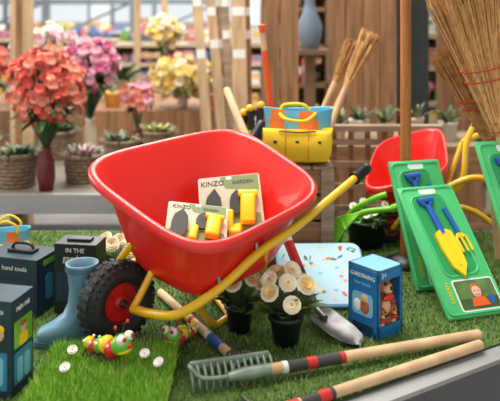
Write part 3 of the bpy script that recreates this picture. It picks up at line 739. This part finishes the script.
goods=[mat('goods_%d'%i,c,.6,var=.1,scale=8) for i,c in enumerate(((206,198,186),(236,232,222),(126,146,166),(206,106,80),(236,188,96),(100,150,90),(200,144,170),(96,130,180),(240,156,136),(84,88,94),(246,244,238),(176,136,100),(120,170,84),(246,214,116)))]
def shelf(name,x0,x1,y0,d,z1,ns,mt,seed,dens=.09,z0=FZ,hh=(.45,.95),plants=True):
    random.seed(seed); b=B(name)
    for x in(x0,x1): b.box((x,y0+d/2,(z0+z1)/2),(.04,d,z1-z0),mt)
    b.box(((x0+x1)/2,y0+d-.01,(z0+z1)/2),(x1-x0,.02,z1-z0),mt)
    sh=(z1-z0)/ns
    for i in range(ns+1):
        z=z0+sh*i+.02; b.box(((x0+x1)/2,y0+d/2,min(z,z1)),(x1-x0,d,.03),mt)
        x=x0+.04; HH=sh-.05
        while x<x1-dens*1.3:
            w=U(.6,1.3)*dens; h=U(*hh)*HH; g=random.choice(goods); q=R()
            if q<.25:
                b.lathe([(.001,0),(w*.42,0),(w*.5,h*.4),(w*.3,h*.8),(w*.34,h),(.001,h)],g,12,Matrix.Translation((x+w/2,y0+d*.3,z+.016)))
            elif q<.6 and plants:
                b.lathe([(.001,0),(w*.35,0),(w*.45,h*.35),(.001,h*.33)],g,12,Matrix.Translation((x+w/2,y0+d*.3,z+.016)))
                for k in range(9):
                    a=U(0,6.28); b.leaf((x+w/2,y0+d*.3,z+h*.35),(math.cos(a),math.sin(a),U(.6,2)),h*.65,w*.3,random.choice((leafm,leafd,goods[12])),droop=.3)
                if R()<.6:
                    for k in range(5): b.flower((x+w/2+U(-.4,.4)*w,y0+d*.2,z+h*U(.6,.95)),(0,-1,.5),w*.28,6,random.choice((coral,pink,ypet,lpink,wpet)),None)
            else: b.box((x+w/2,y0+d*.35,z+.016+h/2),(w*.9,d*.6,h),g); b.box((x+w/2,y0+d*.05-.002,z+.016+h*.6),(w*.6,.006,h*.3),random.choice(goods))
            x+=w*U(.95,1.1)
    b.done()
shw=mat('shelf_wood_light',(196,174,146),.6,var=.15,scale=4,stretch=(.3,1,4)); shd=mat('shelf_wood_dark',(136,108,82),.6,var=.15,scale=4,stretch=(.3,1,4)); shg=mat('shelf_grey',(206,210,210),.6,var=.05,scale=4)
shelf('store_shelf',.10,.52,4.6,.35,1.5,9,shd,11,.08)
shelf('store_shelf',1.02,1.9,4.4,.35,.60,6,shw,12,.09)
shelf('store_shelf',-1.3,.35,6.6,.5,.46,6,shw,13,.11)
shelf('store_shelf',-3.6,-1.5,8.0,.5,.46,5,shw,14,.13)
shelf('store_shelf',-5.5,-3.0,10.4,.5,.5,6,shw,15,.16)
shelf('store_shelf',-2.6,1.2,11.0,.5,.5,6,shg,16,.16)
shelf('store_shelf',1.5,5.0,9.0,.5,1.3,8,shw,17,.16)
random.seed(21)
b=B('vase_stand'); b.box((.35,4.1,.515),(.3,.25,.03),shd); b.box((.35,4.1,-.12),(.06,.06,1.24),shd); b.box((.35,4.1,FZ+.02),(.25,.22,.03),shd)
b.done()
b=B('grey_vase'); b.lathe([(.001,0),(.05,0),(.07,.08),(.075,.14),(.04,.22),(.028,.28),(.042,.32),(.038,.32),(.024,.28),(.001,.26)],goods[2],28,Matrix.Translation((.35,4.1,.53)));
b.done()

def basket(x,y,z,r,h,pm,ph,name='wicker_basket',nl=90):
    b=B(name); T=Matrix.Translation((x,y,z)); n=24
    b.lathe([(.001,0),(r*.8,0),(r*.97,h),(r*.93,h),(r*.78,.01),(.001,.01)],wicker,28,T)
    k=int(h/.016)
    for j in range(k):
        zz=.008+j*.016; rr=r*(.8+.17*zz/h)
        pts=[(x+(rr+.003*(1 if (i+j)%2 else -1))*math.cos(2*math.pi*i/n),y+(rr+.003*(1 if (i+j)%2 else -1))*math.sin(2*math.pi*i/n),z+zz) for i in range(n+1)]
        b.tube(pts,.0065,wicker,5)
    b.tube([(x+r*math.cos(a),y+r*math.sin(a),z+h) for a in [2*math.pi*i/24 for i in range(25)]],.009,wicker,8)
    b.lathe([(.001,h*.9),(r*.92,h*.88)],soil,20,T)
    for i in range(nl):
        a=U(0,6.28); q=U(0,r*.8); b.leaf((x+q*math.cos(a),y+q*math.sin(a),z+h*.88),(math.cos(a)*.7,math.sin(a)*.7,U(.5,1.8)),U(.5,1)*ph,U(.010,.018),random.choice(pm),droop=.4)
    b.done()
basket(-.96,2.88,.02,.088,.13,(leafm,leafg,leafd),.12)
basket(-.705,2.96,.02,.08,.11,(leafg,lpink,leafd,leafg),.11)
basket(-1.18,3.05,.02,.09,.16,(leafm,leafd),.13)
basket(-.60,3.25,.02,.08,.12,(leafd,leafg),.12)
basket(-.95,3.45,.02,.09,.13,(leafd,leafm),.14)
basket(-.46,3.50,.02,.07,.12,(leafd,leafm,ypet),.12)
def bouquet(name,x,y,z0,zc,rx,rz,pm,vase,nf,fr,np_=7):
    b=B(name); T=Matrix.Translation((x,y,z0)); vh=(zc-z0)*.42
    b.lathe([(.001,0),(.028,0),(.036,vh*.3),(.032,vh*.7),(.020,vh*.9),(.026,vh),(.022,vh),(.018,vh*.9),(.001,vh*.3)],vase,20,T)
    o=V((x,y,z0+vh*.9))
    for i in range(nf):
        u=U(-1,1); a=U(0,6.28); s=math.sqrt(1-u*u); q=U(.5,1.12)
        d=V((s*math.cos(a)*rx,s*math.sin(a)*rx,u*rz)); p=V((x,y,zc))+d*q
        if i%5==0: b.tube([o,(o+p)/2+V((0,0,.02)),p],.0025,leafd,5,2)
        b.flower(p,d.normalized()*.7+V((U(-.5,.5),-.4+U(-.4,.4),.2+U(-.4,.4))),fr*U(.6,1.2),np_,random.choice(pm),None,layers=2,cup=.35,cr=.15)
    for i in range(nf//6):
        a=U(0,6.28); b.leaf((x,y,zc-rz*U(.2,.8)),(math.cos(a),math.sin(a),U(-.2,.6)),rx*1.15,.03,random.choice((leafm,leafd)))
    b.done()
bouquet('coral_flower_bouquet',-.815,2.80,.02,.43,.140,.15,(coral,coral,coral2,coral2),stemr,330,.021,9)
bouquet('pink_flower_bouquet',-.80,3.5,.02,.47,.14,.12,(pink,lpink,lpink),clay,240,.024,8)
bouquet('pink_flower_bouquet',-.58,3.62,.02,.30,.08,.07,(lpink,coral2),stemr,80,.024,8)
bouquet('yellow_flower_bouquet',-.43,4.45,.14,.345,.19,.12,(ypet,ypet,cream),clay,240,.032,8)
bouquet('yellow_flower_bouquet',-.62,5.1,.14,.62,.12,.10,(cream,ypet),clay,120,.032,8)
bouquet('cream_flower_bouquet',-1.35,4.6,.14,.52,.18,.14,(cream,lpink,wpet),clay,160,.034,8)
bouquet('coral_flower_bouquet',-1.75,4.5,.14,.42,.18,.12,(coral,coral2),clay,160,.034,8)
def pot(x,y,z,r,h,mt,name='ceramic_pot',k=1,nl=16):
    b=B(name); T=Matrix.Translation((x,y,z)); b.lathe([(.001,0),(r*.75,0),(r,h*.85),(r*1.06,h*.87),(r*1.06,h),(r*.95,h),(r*.9,h*.85),(.001,h*.8)],mt,24,T)
    for i in range(nl):
        a=U(0,6.28); b.leaf((x,y,z+h*.8),(math.cos(a),math.sin(a),U(.4,2)),U(.08,.14)*k,.02*k,random.choice((leafm,leafg,leafd)))
    b.done()
pot(-.72,4.42,.14,.065,.13,clay); pot(-.88,4.5,.14,.06,.10,goods[4]); pot(-.20,4.4,.14,.06,.1,goods[8]); pot(-1.05,4.42,.14,.07,.12,goods[3]); pot(-.24,4.8,.14,.07,.16,white,k=1.4)
pot(-.90,4.95,.14,.09,.14,clay,'leafy_pot_plant',2.2,40); pot(-1.15,5.05,.14,.09,.16,goods[9],'leafy_pot_plant',2.2,40); pot(-.12,5.1,.14,.08,.14,goods[9],'leafy_pot_plant',2,40); pot(-1.55,5.0,.14,.09,.16,clay,'leafy_pot_plant',2.2,40)
for x,m_,h in((.36,clay,.07),(.45,goods[1],.09),(.56,goods[11],.08),(.68,clay,.1),(.82,goods[0],.08),(.95,goods[9],.12)): pot(x,2.9,.20,.04,h,m_)

# ---------------------------------------------------------------- lights
def area(name,loc,size,power,col=(1,1,1),tgt=None):
    l=bpy.data.lights.new(name,'AREA'); l.size=size; l.energy=power; l.color=col
    o=bpy.data.objects.new(name,l); o.location=loc; scn.collection.objects.link(o)
    if tgt: o.rotation_euler=(V(tgt)-V(loc)).to_track_quat('-Z','Y').to_euler()
    return o
area('ceiling_light_main',(-.5,2.0,3.3),1.5,128,(1,.96,.90),(0,1.7,0))
area('ceiling_light_mid',(0,5.0,3.5),3.0,225,(1,.97,.92))
area('ceiling_light_far',(-1,10.0,3.5),5,560,(1,1,1))
area('window_light_left',(-4.5,3.0,1.6),2.5,90,(1,.99,.97),(0,1.8,0))
w=bpy.data.worlds.new('World'); scn.world=w; w.use_nodes=True
bg=w.node_tree.nodes['Background']; bg.inputs[0].default_value=(1,1,1,1); bg.inputs[1].default_value=1.0

# ---------------------------------------------------------------- camera
cd=bpy.data.cameras.new('camera'); cam=bpy.data.objects.new('camera',cd); scn.collection.objects.link(cam); scn.camera=cam
cam.location=(0,0,.70); cam.rotation_euler=(math.pi/2,0,0)
cd.lens=50.4; cd.sensor_width=36; cd.shift_y=-.361; cd.clip_end=100
cd.dof.use_dof=True; cd.dof.focus_distance=1.6; cd.dof.aperture_fstop=3.6
